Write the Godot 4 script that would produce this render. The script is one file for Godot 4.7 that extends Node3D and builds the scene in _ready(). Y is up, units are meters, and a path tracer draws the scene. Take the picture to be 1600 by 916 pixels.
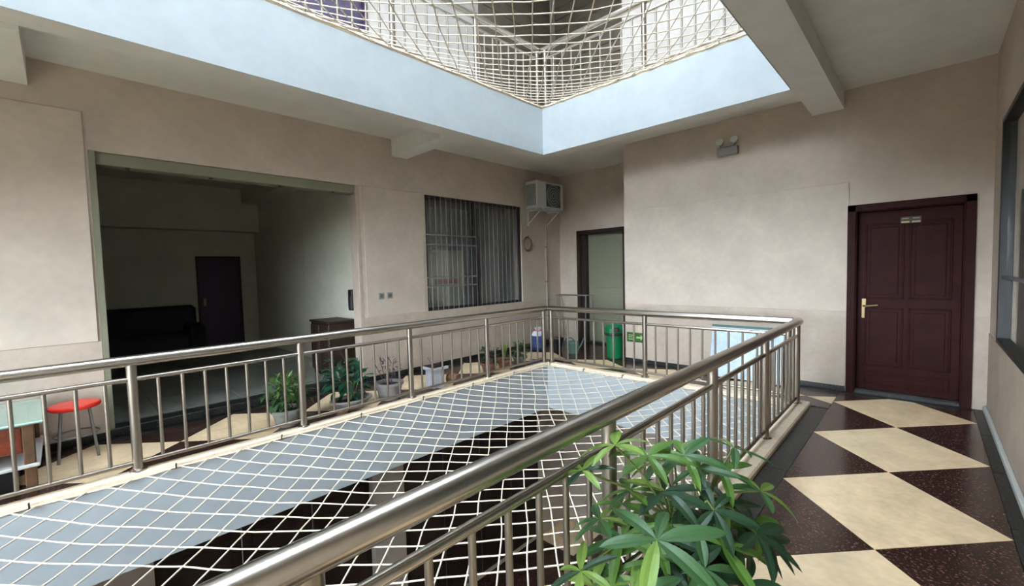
extends Node3D
# An atrium gallery on the middle floor of a building: net strung over the well, steel railings, checkered stone floor.

const EYE := 1.5
const XL := -4.384      # rail line, left side of the well
const XK := -0.961      # rail line, corridor side of the well
const ZB := -5.35       # rail line, far side of the well
const ZN := 2.6         # near end of the well, behind the camera
const XW := -5.605      # left wall
const XR := 0.464       # right wall
const ZW := -6.257      # far wall with the dark red door
const ZR := -7.35       # far wall of the recess
const ZF := 3.6         # wall behind the camera
const ST := 3.93        # storey height
const XE := -3.48       # where the far wall steps back into the recess

var M := {}
var taken := {}
var rng := RandomNumberGenerator.new()

func _ready():
	rng.seed = 7
	# ---- camera
	var cam := Camera3D.new()
	cam.name = "camera"
	var fw := Vector3(-0.69098935, -0.05123036, -0.72104727)
	var rt := Vector3(0.72266818, -0.02568614, -0.69071769)
	var up := rt.cross(fw).normalized()
	cam.transform = Transform3D(Basis(rt, up, -fw), Vector3(0, EYE, 0))
	cam.fov = 68.3
	cam.near = 0.05
	cam.far = 200.0
	add_child(cam)
	cam.current = true
	# ---- sky and exposure
	var we := WorldEnvironment.new()
	we.name = "environment"
	var env := Environment.new()
	env.background_mode = Environment.BG_SKY
	var sky := Sky.new()
	var sm := ProceduralSkyMaterial.new()
	sm.sky_top_color = Color(0.83, 0.88, 0.935)
	sm.sky_horizon_color = Color(0.88, 0.93, 0.97)
	sm.ground_horizon_color = Color(0.6, 0.6, 0.58)
	sm.ground_bottom_color = Color(0.3, 0.3, 0.29)
	sm.sky_energy_multiplier = 3.0
	sky.sky_material = sm
	env.sky = sky
	env.tonemap_mode = Environment.TONE_MAPPER_LINEAR
	env.tonemap_exposure = 3.4
	env.sdfgi_enabled = true
	env.ssao_enabled = true
	env.ssil_enabled = true
	we.environment = env
	add_child(we)
	make_materials()
	build_shell()
	build_floor_tiles()
	build_openings()
	build_lobby()
	build_rails_and_nets()
	build_fittings()
	build_gallery_things()
	build_foreground_plant()

# ------------------------------------------------------------------ helpers
func numbered(called: String) -> String:
	if not taken.has(called):
		taken[called] = 0
		return called
	taken[called] += 1
	return "%s_%03d" % [called, taken[called]]

func thing(called: String, label: String, category: String, at := Vector3.ZERO, turn := 0.0, group := "") -> Node3D:
	var o := Node3D.new()
	o.name = numbered(called)
	add_child(o)
	o.position = at
	o.rotation.y = turn
	o.set_meta("label", label)
	o.set_meta("category", category)
	if group != "":
		o.set_meta("group", group)
	return o

func obj(called: String, mesh: Mesh, m: Material, parent: Node3D, at := Vector3.ZERO, b := Basis()) -> MeshInstance3D:
	var o := MeshInstance3D.new()
	o.name = called
	o.mesh = mesh
	o.material_override = m
	o.cast_shadow = GeometryInstance3D.SHADOW_CASTING_SETTING_ON
	parent.add_child(o, true)
	o.transform = Transform3D(b, at)
	return o

func struct(called: String, mesh: Mesh, m: Material, label := "", at := Vector3.ZERO) -> MeshInstance3D:
	var o := MeshInstance3D.new()
	o.name = numbered(called)
	o.mesh = mesh
	o.material_override = m
	add_child(o)
	o.position = at
	o.set_meta("kind", "structure")
	if label != "":
		o.set_meta("label", label)
	return o

func struct_root(called: String, label := "") -> Node3D:
	var o := Node3D.new()
	o.name = numbered(called)
	add_child(o)
	o.set_meta("kind", "structure")
	if label != "":
		o.set_meta("label", label)
	return o

func st_new() -> SurfaceTool:
	var st := SurfaceTool.new()
	st.begin(Mesh.PRIMITIVE_TRIANGLES)
	return st

func tri(st: SurfaceTool, a: Vector3, b: Vector3, c: Vector3, na: Vector3, nb: Vector3, nc: Vector3):
	if (b - a).cross(c - a).dot(na + nb + nc) > 0.0:
		var t := b; b = c; c = t
		var tn := nb; nb = nc; nc = tn
	st.set_normal(na); st.add_vertex(a)
	st.set_normal(nb); st.add_vertex(b)
	st.set_normal(nc); st.add_vertex(c)

func flat(st: SurfaceTool, pts: Array, n: Vector3):
	for k in range(1, pts.size() - 1):
		tri(st, pts[0], pts[k], pts[k + 1], n, n, n)

# box from corner to corner, with chamfered edges when bev > 0
func add_box(st: SurfaceTool, lo: Vector3, hi: Vector3, bev := 0.0, xf := Transform3D()):
	var ctr := (lo + hi) * 0.5
	var h := (hi - lo) * 0.5
	var bv: float = min(bev, min(h.x, min(h.y, h.z)) * 0.9)
	var f := func(s: Vector3, axis: int) -> Vector3:
		var e := h - Vector3.ONE * bv
		e[axis] = h[axis]
		return xf * (ctr + s * e)
	for axis in 3:
		var a1 := (axis + 1) % 3
		var a2 := (axis + 2) % 3
		for s0 in [-1, 1]:
			var n := Vector3.ZERO
			n[axis] = s0
			var pts := []
			for q in [[-1, -1], [1, -1], [1, 1], [-1, 1]]:
				var s := Vector3.ZERO
				s[axis] = s0; s[a1] = q[0]; s[a2] = q[1]
				pts.append(f.call(s, axis))
			flat(st, pts, (xf.basis * n).normalized())
		if bv > 0.0:
			for s1 in [-1, 1]:
				for s2 in [-1, 1]:
					var sa := Vector3.ZERO
					sa[axis] = -1; sa[a1] = s1; sa[a2] = s2
					var sb := sa
					sb[axis] = 1
					var n := Vector3.ZERO
					n[a1] = s1; n[a2] = s2
					flat(st, [f.call(sa, a1), f.call(sb, a1), f.call(sb, a2), f.call(sa, a2)], (xf.basis * n).normalized())
	if bv > 0.0:
		for sx in [-1, 1]:
			for sy in [-1, 1]:
				for sz in [-1, 1]:
					var s := Vector3(sx, sy, sz)
					flat(st, [f.call(s, 0), f.call(s, 1), f.call(s, 2)], (xf.basis * s).normalized())

func box_mesh(lo: Vector3, hi: Vector3, bev := 0.0) -> ArrayMesh:
	var st := st_new()
	add_box(st, lo, hi, bev)
	return st.commit()

func boxes_mesh(list: Array, bev := 0.0) -> ArrayMesh:
	var st := st_new()
	for b in list:
		add_box(st, b[0], b[1], bev)
	return st.commit()

# round bar along a path
func add_tube(st: SurfaceTool, pts: Array, r: float, sides := 10, caps := true, r_end := -1.0):
	var n := pts.size()
	var rings := []
	var norms := []
	var prev := Vector3.ZERO
	for i in n:
		var d: Vector3 = (pts[min(i + 1, n - 1)] - pts[max(i - 1, 0)]).normalized()
		var a: Vector3
		if i == 0:
			a = d.cross(Vector3.UP if abs(d.y) < 0.9 else Vector3.RIGHT).normalized()
		else:
			a = (prev - d * prev.dot(d)).normalized()
		prev = a
		var b := d.cross(a).normalized()
		var rr := r if r_end < 0.0 else lerpf(r, r_end, float(i) / max(1, n - 1))
		var ring := []
		var nr := []
		for k in sides:
			var t := TAU * k / sides
			var v := a * cos(t) + b * sin(t)
			ring.append(pts[i] + v * rr)
			nr.append(v)
		rings.append(ring)
		norms.append(nr)
	for i in n - 1:
		for k in sides:
			var k2 := (k + 1) % sides
			tri(st, rings[i][k], rings[i + 1][k], rings[i + 1][k2], norms[i][k], norms[i + 1][k], norms[i + 1][k2])
			tri(st, rings[i][k], rings[i + 1][k2], rings[i][k2], norms[i][k], norms[i + 1][k2], norms[i][k2])
	if caps:
		flat(st, rings[0], (pts[0] - pts[1]).normalized())
		flat(st, rings[n - 1], (pts[n - 1] - pts[n - 2]).normalized())

func tube_mesh(pts: Array, r: float, sides := 10, r_end := -1.0) -> ArrayMesh:
	var st := st_new()
	add_tube(st, pts, r, sides, true, r_end)
	return st.commit()

# profile: array of Vector2(radius, height), outer side first to last
func add_lathe(st: SurfaceTool, profile: Array, sides := 24, at := Vector3.ZERO, squash := Vector2.ONE):
	var n := profile.size()
	for i in n - 1:
		var p: Vector2 = profile[i]
		var q: Vector2 = profile[i + 1]
		var d := (q - p)
		if d.length() < 1e-6:
			continue
		var nn := Vector2(d.y, -d.x).normalized()
		for k in sides:
			var t0 := TAU * k / sides
			var t1 := TAU * (k + 1) / sides
			var f := func(v: Vector2, t: float) -> Vector3: return at + Vector3(v.x * cos(t) * squash.x, v.y, v.x * sin(t) * squash.y)
			var g := func(t: float) -> Vector3: return Vector3(nn.x * cos(t), nn.y, nn.x * sin(t)).normalized()
			var n0: Vector3 = g.call(t0)
			var n1: Vector3 = g.call(t1)
			if p.x > 1e-5:
				tri(st, f.call(p, t0), f.call(q, t0), f.call(p, t1), n0, n0, n1)
			if q.x > 1e-5:
				tri(st, f.call(q, t0), f.call(q, t1), f.call(p, t1), n0, n1, n1)

func lathe_mesh(profile: Array, sides := 24, squash := Vector2.ONE) -> ArrayMesh:
	var st := st_new()
	add_lathe(st, profile, sides, Vector3.ZERO, squash)
	return st.commit()

# flat polygon in plan (Vector2 = x, z) given a thickness, top edge softened
func slab_mesh(poly: Array, y0: float, y1: float, bev := 0.002) -> ArrayMesh:
	var st := st_new()
	var c := Vector2.ZERO
	for p in poly:
		c += p
	c /= poly.size()
	var top := []
	var rim := []
	var low := []
	for p in poly:
		var v: Vector2 = p
		var inn: Vector2 = v + (c - v).normalized() * bev * 1.6
		top.append(Vector3(inn.x, y1, inn.y))
		rim.append(Vector3(v.x, y1 - bev, v.y))
		low.append(Vector3(v.x, y0, v.y))
	flat(st, top, Vector3.UP)
	var n := poly.size()
	for k in n:
		var k2 := (k + 1) % n
		var mid: Vector2 = ((poly[k] + poly[k2]) * 0.5) - c
		var e: Vector2 = (poly[k2] - poly[k]).normalized()
		var nrm := Vector2(e.y, -e.x)
		if nrm.dot(mid) < 0.0:
			nrm = -nrm
		var n3 := Vector3(nrm.x, 0, nrm.y)
		flat(st, [rim[k], rim[k2], top[k2], top[k]], (n3 + Vector3.UP).normalized())
		flat(st, [low[k], low[k2], rim[k2], rim[k]], n3)
	flat(st, low, Vector3.DOWN)
	return st.commit()

# ------------------------------------------------------------------ materials
func mat(c: Color, rough := 0.6, metal := 0.0) -> StandardMaterial3D:
	var m := StandardMaterial3D.new()
	m.albedo_color = c
	m.roughness = rough
	m.metallic = metal
	return m

func tex_image(n: int, f: Callable) -> ImageTexture:
	var im := Image.create(n, n, false, Image.FORMAT_RGB8)
	for y in n:
		for x in n:
			im.set_pixel(x, y, f.call(x, y))
	return ImageTexture.create_from_image(im)

func noise(seed_: int, freq: float, oct := 3) -> FastNoiseLite:
	var nz := FastNoiseLite.new()
	nz.seed = seed_
	nz.frequency = freq
	nz.noise_type = FastNoiseLite.TYPE_SIMPLEX_SMOOTH
	nz.fractal_octaves = oct
	return nz

# seamless noise field, values about -1..1
func field(nz: FastNoiseLite, n: int) -> Image:
	return nz.get_seamless_image(n, n, false, false, 0.15, true)

func textured(m: StandardMaterial3D, t: Texture2D, scale: float) -> StandardMaterial3D:
	m.albedo_texture = t
	m.uv1_triplanar = true
	m.uv1_world_triplanar = true
	m.uv1_scale = Vector3.ONE * scale
	return m

func mottled(c: Color, amount: float, seed_: int, rough: float, scale := 0.5) -> StandardMaterial3D:
	var a := noise(seed_, 0.02, 4)
	var b := noise(seed_ + 1, 0.11, 2)
	var ia := field(a, 192)
	var ib := field(b, 192)
	var t := tex_image(192, func(x, y):
		var v: float = 1.0 + amount * ((ia.get_pixel(x, y).r - 0.5) * 1.6 + (ib.get_pixel(x, y).r - 0.5) * 0.9)
		return Color(clampf(c.r * v, 0, 1), clampf(c.g * v, 0, 1), clampf(c.b * v, 0, 1)))
	return textured(mat(Color.WHITE, rough), t, scale)

func granite(base: Color, light: Color, dark: Color, seed_: int, rough: float, share := 0.35) -> StandardMaterial3D:
	var a := noise(seed_, 0.16, 2)
	var b := noise(seed_ + 3, 0.3, 1)
	var big := noise(seed_ + 5, 0.02, 3)
	var ia := field(a, 256)
	var ib := field(b, 256)
	var ic := field(big, 256)
	var t := tex_image(256, func(x, y):
		var v: float = ia.get_pixel(x, y).r * 2.0 - 1.0
		var w: float = ib.get_pixel(x, y).r * 2.0 - 1.0
		var c := base
		if v > share * 0.75:
			c = base.lerp(light, clampf((v - share * 0.75) * 4.0, 0, 1))
		if w < -0.3:
			c = c.lerp(dark, clampf((-w - 0.3) * 4.0, 0, 1))
		var g: float = 1.0 + 0.25 * (ic.get_pixel(x, y).r - 0.5)
		return Color(clampf(c.r * g, 0, 1), clampf(c.g * g, 0, 1), clampf(c.b * g, 0, 1)))
	return textured(mat(Color.WHITE, rough), t, 1.15)

func make_materials():
	M.wall = mottled(Color(0.775, 0.72, 0.66), 0.05, 11, 0.75, 0.45)
	M.dado = mottled(Color(0.735, 0.675, 0.612), 0.06, 17, 0.55, 0.6)
	M.white = mottled(Color(0.89, 0.885, 0.86), 0.03, 23, 0.8, 0.4)
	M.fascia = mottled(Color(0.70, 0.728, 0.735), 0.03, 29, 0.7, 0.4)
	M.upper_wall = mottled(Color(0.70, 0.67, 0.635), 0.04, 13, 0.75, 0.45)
	M.shutter = mottled(Color(0.42, 0.38, 0.33), 0.08, 15, 0.6, 1.0)
	M.roof_glass = mat(Color(0.80, 0.85, 0.88, 0.42), 0.05)
	M.roof_glass.transparency = BaseMaterial3D.TRANSPARENCY_ALPHA
	M.beige_tile = mottled(Color(0.95, 0.84, 0.68), 0.07, 31, 0.22, 0.9)
	M.beige_tile2 = mottled(Color(0.955, 0.85, 0.69), 0.06, 37, 0.22, 0.8)
	M.brown_tile = granite(Color(0.235, 0.15, 0.125), Color(0.46, 0.35, 0.31), Color(0.07, 0.05, 0.05), 41, 0.2)
	M.green_granite = granite(Color(0.10, 0.105, 0.10), Color(0.34, 0.36, 0.35), Color(0.03, 0.03, 0.03), 53, 0.42)
	M.kerb = mottled(Color(0.88, 0.80, 0.69), 0.08, 61, 0.4, 0.9)
	M.grout = mat(Color(0.80, 0.74, 0.62), 0.8)
	M.steel = mat(Color(0.74, 0.71, 0.67), 0.27, 1.0)
	M.steel_dull = mat(Color(0.60, 0.56, 0.51), 0.36, 1.0)
	M.cord = mat(Color(0.86, 0.805, 0.715), 0.85)
	M.door_red = mottled(Color(0.20, 0.072, 0.064), 0.2, 71, 0.55, 1.2)
	M.door_red.metallic_specular = 0.25
	M.door_frame = mottled(Color(0.19, 0.075, 0.065), 0.14, 73, 0.55, 1.2)
	M.door_frame.metallic_specular = 0.25
	M.door_purple = mat(Color(0.23, 0.17, 0.27), 0.5)
	M.brass = mat(Color(0.56, 0.49, 0.36), 0.45, 1.0)
	M.dark_wood = mottled(Color(0.17, 0.11, 0.08), 0.2, 79, 0.5, 1.0)
	M.grey_door = mat(Color(0.50, 0.50, 0.42), 0.55)
	M.black = mat(Color(0.04, 0.04, 0.045), 0.5)
	M.dark_metal = mat(Color(0.14, 0.13, 0.13), 0.45)
	M.navy = mat(Color(0.055, 0.07, 0.12), 0.7)
	M.bar = mat(Color(0.55, 0.55, 0.55), 0.45, 0.6)
	M.window_bar = mat(Color(0.50, 0.50, 0.50), 0.5, 0.3)
	M.glass = mat(Color(0.55, 0.63, 0.60, 0.18), 0.02)
	M.glass.transparency = BaseMaterial3D.TRANSPARENCY_ALPHA
	M.clear_glass = mat(Color(0.95, 0.97, 0.96, 0.06), 0.02)
	M.clear_glass.transparency = BaseMaterial3D.TRANSPARENCY_ALPHA
	M.glass_green = mat(Color(0.66, 0.80, 0.74, 0.55), 0.04)
	M.glass_green.transparency = BaseMaterial3D.TRANSPARENCY_ALPHA
	M.lobby_tile = mottled(Color(0.56, 0.57, 0.545), 0.06, 83, 0.12, 0.5)
	M.lobby_wall = mottled(Color(0.76, 0.75, 0.68), 0.04, 89, 0.8, 0.5)
	M.ac_white = mat(Color(0.78, 0.79, 0.77), 0.45)
	M.ac_grey = mat(Color(0.33, 0.35, 0.35), 0.5)
	M.plastic_white = mat(Color(0.84, 0.84, 0.82), 0.4)
	M.plastic_grey = mat(Color(0.55, 0.54, 0.52), 0.5)
	M.red_plastic = mat(Color(0.93, 0.20, 0.15), 0.35)
	M.green_plastic = mat(Color(0.04, 0.43, 0.26), 0.38)
	M.sign_green = mat(Color(0.16, 0.36, 0.12), 0.5)
	M.sign_pale = mat(Color(0.66, 0.75, 0.52), 0.5)
	M.blue_board = mottled(Color(0.74, 0.82, 0.88), 0.08, 97, 0.3, 2.0)
	M.blue_sack = mottled(Color(0.22, 0.29, 0.47), 0.2, 101, 0.75, 2.0)
	M.sack_white = mat(Color(0.82, 0.82, 0.86), 0.7)
	M.teal = mat(Color(0.30, 0.42, 0.38), 0.6)
	M.stone_pot = mottled(Color(0.52, 0.52, 0.49), 0.2, 103, 0.8, 2.0)
	M.grey_pot = mottled(Color(0.60, 0.58, 0.57), 0.12, 107, 0.6, 2.0)
	M.white_pot = mottled(Color(0.80, 0.81, 0.84), 0.05, 109, 0.4, 2.0)
	M.terracotta = mottled(Color(0.58, 0.42, 0.33), 0.14, 113, 0.7, 2.0)
	M.dark_pot = mat(Color(0.05, 0.05, 0.055), 0.3)
	M.soil = mottled(Color(0.16, 0.12, 0.09), 0.3, 127, 0.95, 3.0)
	M.table_wood = mottled(Color(0.40, 0.29, 0.20), 0.18, 131, 0.45, 1.4)
	M.table_red = mottled(Color(0.46, 0.20, 0.11), 0.25, 137, 0.35, 1.6)
	M.pipe = mat(Color(0.72, 0.66, 0.60), 0.5)
	M.coil = mat(Color(0.42, 0.30, 0.20), 0.6)
	M.leaf = []
	for c in [Color(0.31, 0.45, 0.17), Color(0.22, 0.36, 0.19), Color(0.42, 0.53, 0.22), Color(0.14, 0.25, 0.15)]:
		var lm := mat(c, 0.42)
		lm.cull_mode = BaseMaterial3D.CULL_DISABLED
		lm.backlight_enabled = true
		lm.backlight = Color(c.r * 0.5, c.g * 0.5, c.b * 0.3)
		M.leaf.append(lm)
	M.stem = mat(Color(0.36, 0.42, 0.18), 0.6)
	M.bark = mottled(Color(0.33, 0.26, 0.18), 0.2, 139, 0.9, 3.0)
	M.purple_leaf = mat(Color(0.34, 0.28, 0.33), 0.6)
	M.purple_leaf.cull_mode = BaseMaterial3D.CULL_DISABLED
	M.teal_leaf = mat(Color(0.13, 0.34, 0.24), 0.42)
	M.teal_leaf.cull_mode = BaseMaterial3D.CULL_DISABLED

# ------------------------------------------------------------------ shell
func V(x: float, y: float, z: float) -> Vector3:
	return Vector3(x, y, z)

# wall in the plane x = const or z = const with rectangular holes [a0, a1, y0, y1]
func wall_boxes(axis: String, p0: float, p1: float, a0: float, a1: float, y0: float, y1: float, holes: Array) -> Array:
	var out := []
	var cuts := [a0]
	holes.sort_custom(func(u, v): return u[0] < v[0])
	var at := a0
	for h in holes:
		if h[0] > at:
			out.append([at, h[0], y0, y1])
		if h[2] > y0:
			out.append([h[0], h[1], y0, h[2]])
		if h[3] < y1:
			out.append([h[0], h[1], h[3], y1])
		at = h[1]
	if at < a1:
		out.append([at, a1, y0, y1])
	var list := []
	for o in out:
		if axis == "x":
			list.append([V(p0, o[2], o[0]), V(p1, o[3], o[1])])
		else:
			list.append([V(o[0], o[2], p0), V(o[1], o[3], p1)])
	return list

func build_shell():
	var T := 0.2
	# slabs: a ring round the well at each level
	var levels := [
		["floor", 0.0, -4.32, -1.03, -5.28],
		["ceiling", ST, -4.21, -1.0, -5.15],
		["ceiling_roof", ST * 2.0, -4.21, -1.0, -5.15]]
	var li := 0
	for L in levels:
		var y: float = L[1]
		var xa: float = L[2]
		var xb: float = L[3]
		var za: float = L[4]
		var y0 := y - 0.49
		var y1 := y - 0.02
		var bw := 0.25
		var list := [
			[V(XW - T, y0, ZR - T), V(xa - bw, y1, ZF + T)],
			[V(xb + bw, y0, ZW - T), V(XR + T, y1, ZF + T)],
			[V(xa - bw, y0, ZR - T), V(xb + bw, y1, za - bw)],
			[V(xa - bw, y0, ZN + bw), V(xb + bw, y1, ZF + T)]]
		struct(L[0], boxes_mesh(list), M.white)
		# edge beams with the painted faces that look into the well
		var yb := y - 0.69
		var yt := y - 0.02
		struct("trim_%d" % (li * 10 + 1), box_mesh(V(xa - bw, yb, za - bw), V(xa, yt, ZN + bw)), M.white, "white edge beam along the left side of the well")
		struct("trim_%d" % (li * 10 + 2), box_mesh(V(xa, yb, za - bw), V(xb, yt, za)), M.white, "white edge beam along the far side of the well")
		struct("trim_%d" % (li * 10 + 3), box_mesh(V(xb, yb, ZW), V(xb + bw + 0.05, yt, ZN + bw)), M.white, "white edge beam along the corridor, running on to the far wall")
		struct("trim_%d" % (li * 10 + 4), box_mesh(V(xa, yb, ZN), V(xb, yt, ZN + bw)), M.white)
		# painted facing on the sides that look into the well
		var ft := 0.006
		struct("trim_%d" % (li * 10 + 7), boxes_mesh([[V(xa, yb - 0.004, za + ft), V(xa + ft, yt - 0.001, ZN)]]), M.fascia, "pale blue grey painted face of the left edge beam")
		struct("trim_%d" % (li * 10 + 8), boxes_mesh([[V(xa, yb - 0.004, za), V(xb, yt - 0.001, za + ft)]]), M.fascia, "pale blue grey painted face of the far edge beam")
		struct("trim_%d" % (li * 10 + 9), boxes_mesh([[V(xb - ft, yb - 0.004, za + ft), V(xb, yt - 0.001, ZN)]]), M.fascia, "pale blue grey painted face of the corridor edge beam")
		# cross beams between edge beam and left wall
		var k := 5
		for z in [-3.66, 0.1]:
			struct("trim_%d" % (li * 10 + k), box_mesh(V(XW, y - 0.73, z), V(xa - bw, y0, z + 0.25)), M.white, "cross beam from the edge beam to the left wall")
			k += 1
		li += 1
	# glazed roof over the well
	var gl := struct_root("window_7", "glazed roof over the well")
	var gy := ST * 2.0 + 0.02
	for i in 3:
		for j in 5:
			var gx0 := lerpf(-4.21, -1.0, i / 3.0)
			var gx1 := lerpf(-4.21, -1.0, (i + 1) / 3.0)
			var gz0 := lerpf(-5.15, ZN, j / 5.0)
			var gz1 := lerpf(-5.15, ZN, (j + 1) / 5.0)
			obj("pane", box_mesh(V(gx0 + 0.025, gy, gz0 + 0.025), V(gx1 - 0.025, gy + 0.01, gz1 - 0.025)), M.roof_glass, gl)
	for i in 4:
		var gx := lerpf(-4.21, -1.0, i / 3.0)
		obj("glazing_bar", box_mesh(V(gx - 0.03, gy - 0.04, -5.15), V(gx + 0.03, gy + 0.02, ZN), 0.004), M.bar, gl)
	for j in 6:
		var gz := lerpf(-5.15, ZN, j / 5.0)
		obj("glazing_bar", box_mesh(V(-4.21, gy - 0.035, gz - 0.03), V(-1.0, gy + 0.015, gz + 0.03), 0.004), M.bar, gl)
	# lowest floor
	struct("floor_lower", box_mesh(V(XW - T, -ST - 0.3, ZR - T), V(XR + T, -ST - 0.02, ZF + T)), M.grout)
	# walls, storey by storey
	for s in [-1, 0, 1]:
		var y0: float = s * ST
		var y1: float = y0 + ST
		if s < 1:
			y1 -= 0.02
		y0 -= 0.02
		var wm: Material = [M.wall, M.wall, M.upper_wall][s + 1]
		var tag: String = ["_lower", "", "_upper"][s + 1]
		var hl := []
		if s == 0:
			hl = [[-2.88, -0.24, -0.02, 2.715], [-6.15, -3.95, 0.90, 2.715]]
		elif s == 1:
			hl = [[-3.12, -1.95, ST - 0.02, ST + 2.3], [-7.2, -5.19, ST + 0.5, ST + 3.2]]
		else:
			hl = [[-2.9, -0.5, -ST - 0.02, -ST + 2.6], [-6.6, -3.4, -ST - 0.02, -ST + 2.6]]
		struct("wall%s_left" % tag, boxes_mesh(wall_boxes("x", XW - T, XW, ZR - T, ZF + T, y0, y1, hl)), wm)
		var hb := []
		if s >= 0:
			hb = [[-0.597, 0.297, y0, y0 + 2.105]]
		struct("wall%s_back" % tag, boxes_mesh(wall_boxes("z", ZW - T, ZW, XE, XR, y0, y1, hb)), wm)
		var hr := []
		if s >= 0:
			hr = [[-5.107, -4.1, y0, y0 + 2.24]] if s == 0 else []
		struct("wall%s_recess" % tag, boxes_mesh(wall_boxes("z", ZR - T, ZR, XW, XE + T, y0, y1, hr)), wm)
		struct("wall%s_return" % tag, box_mesh(V(XE, y0, ZR), V(XE + T, y1, ZW - T)), wm)
		var hw := []
		if s == 0:
			hw = [[-5.62, -1.2, 0.77, 2.68]]
		struct("wall%s_right" % tag, boxes_mesh(wall_boxes("x", XR, XR + T, ZW - T, ZF + T, y0, y1, hw)), wm)
		var hf := []
		if s >= 0:
			hf = [[-4.6, -1.0, y0 + 0.6, y0 + 2.5], [-0.7, 0.36, y0 + 0.4, y0 + 2.5]]
			window_wall("window_%d" % (5 + s), hf)
		struct("wall%s_front" % tag, boxes_mesh(wall_boxes("z", ZF, ZF + T, XW - T, XR, y0, y1, hf)), wm)
	# dado band of slightly darker facing, 0.93 m high
	var th := 0.008
	struct("trim_31", boxes_mesh([[V(XE, 0, ZW), V(-0.66, 0.93, ZW + th)], [V(0.36, 0, ZW), V(XR - th, 0.93, ZW + th)]]), M.dado, "darker dado facing on the far wall")
	struct("trim_32", boxes_mesh([[V(XW, 0, -0.24), V(XW + th, 0.94, ZF)], [V(XW, 0, ZR + th), V(XW + th, 0.90, -2.88)]]), M.dado, "darker dado facing on the left wall")
	struct("trim_33", box_mesh(V(XR - th, 0, ZW), V(XR, 0.77, ZF)), M.dado, "darker dado facing on the right wall")
	struct("trim_34", boxes_mesh([[V(XW, 0, ZR), V(-5.17, 0.93, ZR + th)], [V(-4.03, 0, ZR), V(XE, 0.93, ZR + th)]]), M.dado)
	# raised facing panels: left of the lobby opening, over the plain part of the far wall
	struct("trim_35", box_mesh(V(XW + th, 0.94, -0.22), V(XW + 0.02, 3.05, ZF), 0.004), M.wall, "raised facing panel left of the lobby opening")
	struct("trim_36", box_mesh(V(XE, 0.93, ZW), V(-0.64, 2.41, ZW + 0.012), 0.004), M.wall, "raised facing panel on the far wall left of the door")
	struct("trim_37", box_mesh(V(XW, 0.90, -3.9), V(XW + 0.012, 2.72, -2.93), 0.004), M.wall, "raised facing panel between lobby opening and barred window")
	# kerbs round the well
	for s in [0, 1]:
		var y: float = s * ST
		var xa := -4.32 if s == 0 else -4.21
		var xb := -1.03 if s == 0 else -1.0
		var za := -5.28 if s == 0 else -5.15
		var w := 0.15
		var kh := 0.03
		var n: int = 41 + int(s) * 4
		struct("trim_%d" % n, box_mesh(V(xa - 0.11, y - 0.02, za - 0.11), V(xa, y + kh, ZN), 0.01), M.kerb, "pale stone kerb on the left side of the well")
		struct("trim_%d" % (n + 1), box_mesh(V(xa, y - 0.02, za - 0.13), V(xb, y + kh, za), 0.01), M.kerb, "pale stone kerb on the far side of the well")
		struct("trim_%d" % (n + 2), box_mesh(V(xb, y - 0.02, za - 0.13), V(xb + 0.18, y + 0.04, ZN), 0.012), M.kerb, "pale stone kerb along the corridor side of the well")
	# skirting
	struct("baseboard_right", box_mesh(V(XR - 0.035, 0, ZW + 0.01), V(XR - th, 0.05, ZF), 0.006), M.ac_white, "thin white skirting strip along the right wall")
	struct("baseboard_left", boxes_mesh([[V(XW + th, 0, -0.24), V(XW + 0.022, 0.07, ZF)], [V(XW + th, 0, ZR + 0.02), V(XW + 0.022, 0.07, -2.88)]], 0.004), M.green_granite, "dark granite skirting along the left wall")
	struct("baseboard_back", boxes_mesh([[V(XE, 0, ZW + th), V(-0.66, 0.06, ZW + 0.022)]], 0.004), M.green_granite, "dark granite skirting along the far wall")

# ------------------------------------------------------------------ stone floor
func clip_poly(poly: Array, x0: float, x1: float, z0: float, z1: float) -> Array:
	var r := PackedVector2Array([Vector2(x0, z0), Vector2(x1, z0), Vector2(x1, z1), Vector2(x0, z1)])
	var res := Geometry2D.intersect_polygons(PackedVector2Array(poly), r)
	if res.is_empty():
		return []
	var out := []
	for p in res[0]:
		out.append(p)
	return out

func lay(root: Node3D, called: String, poly: Array, m: Material, y := 0.0):
	if poly.size() < 3:
		return
	# shrink a little for the joint
	var off := Geometry2D.offset_polygon(PackedVector2Array(poly), -0.0018, Geometry2D.JOIN_MITER)
	if off.is_empty():
		return
	var pp := []
	for p in off[0]:
		pp.append(p)
	if pp.size() >= 3:
		obj(called, slab_mesh(pp, y - 0.018, y, 0.0012), m, root)

# a strip of diamonds between u0 and u1 (across) repeated along from v0 to v1
func diamond_strip(root: Node3D, along_z: bool, u0: float, u1: float, v0: float, v1: float, centre: float, pitch: float):
	var um := (u0 + u1) * 0.5
	var h := pitch * 0.5
	var P := func(u: float, v: float) -> Vector2: return Vector2(u, v) if along_z else Vector2(v, u)
	var k0 := int(floor((v0 - centre) / pitch)) - 1
	var k1 := int(ceil((v1 - centre) / pitch)) + 1
	for k in range(k0, k1 + 1):
		var c := centre + k * pitch
		var polys := [
			[[P.call(um, c - h), P.call(u1, c), P.call(um, c + h), P.call(u0, c)], "beige"],
			[[P.call(u0, c), P.call(um, c + h), P.call(u0, c + pitch)], "brown"],
			[[P.call(u1, c), P.call(um, c + h), P.call(u1, c + pitch)], "brown"]]
		for q in polys:
			var cl: Array
			if along_z:
				cl = clip_poly(q[0], min(u0, u1), max(u0, u1), v0, v1)
			else:
				cl = clip_poly(q[0], v0, v1, min(u0, u1), max(u0, u1))
			lay(root, "floor_tile", cl, (M.beige_tile if (k & 1) == 0 else M.beige_tile2) if q[1] == "beige" else M.brown_tile)

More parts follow.
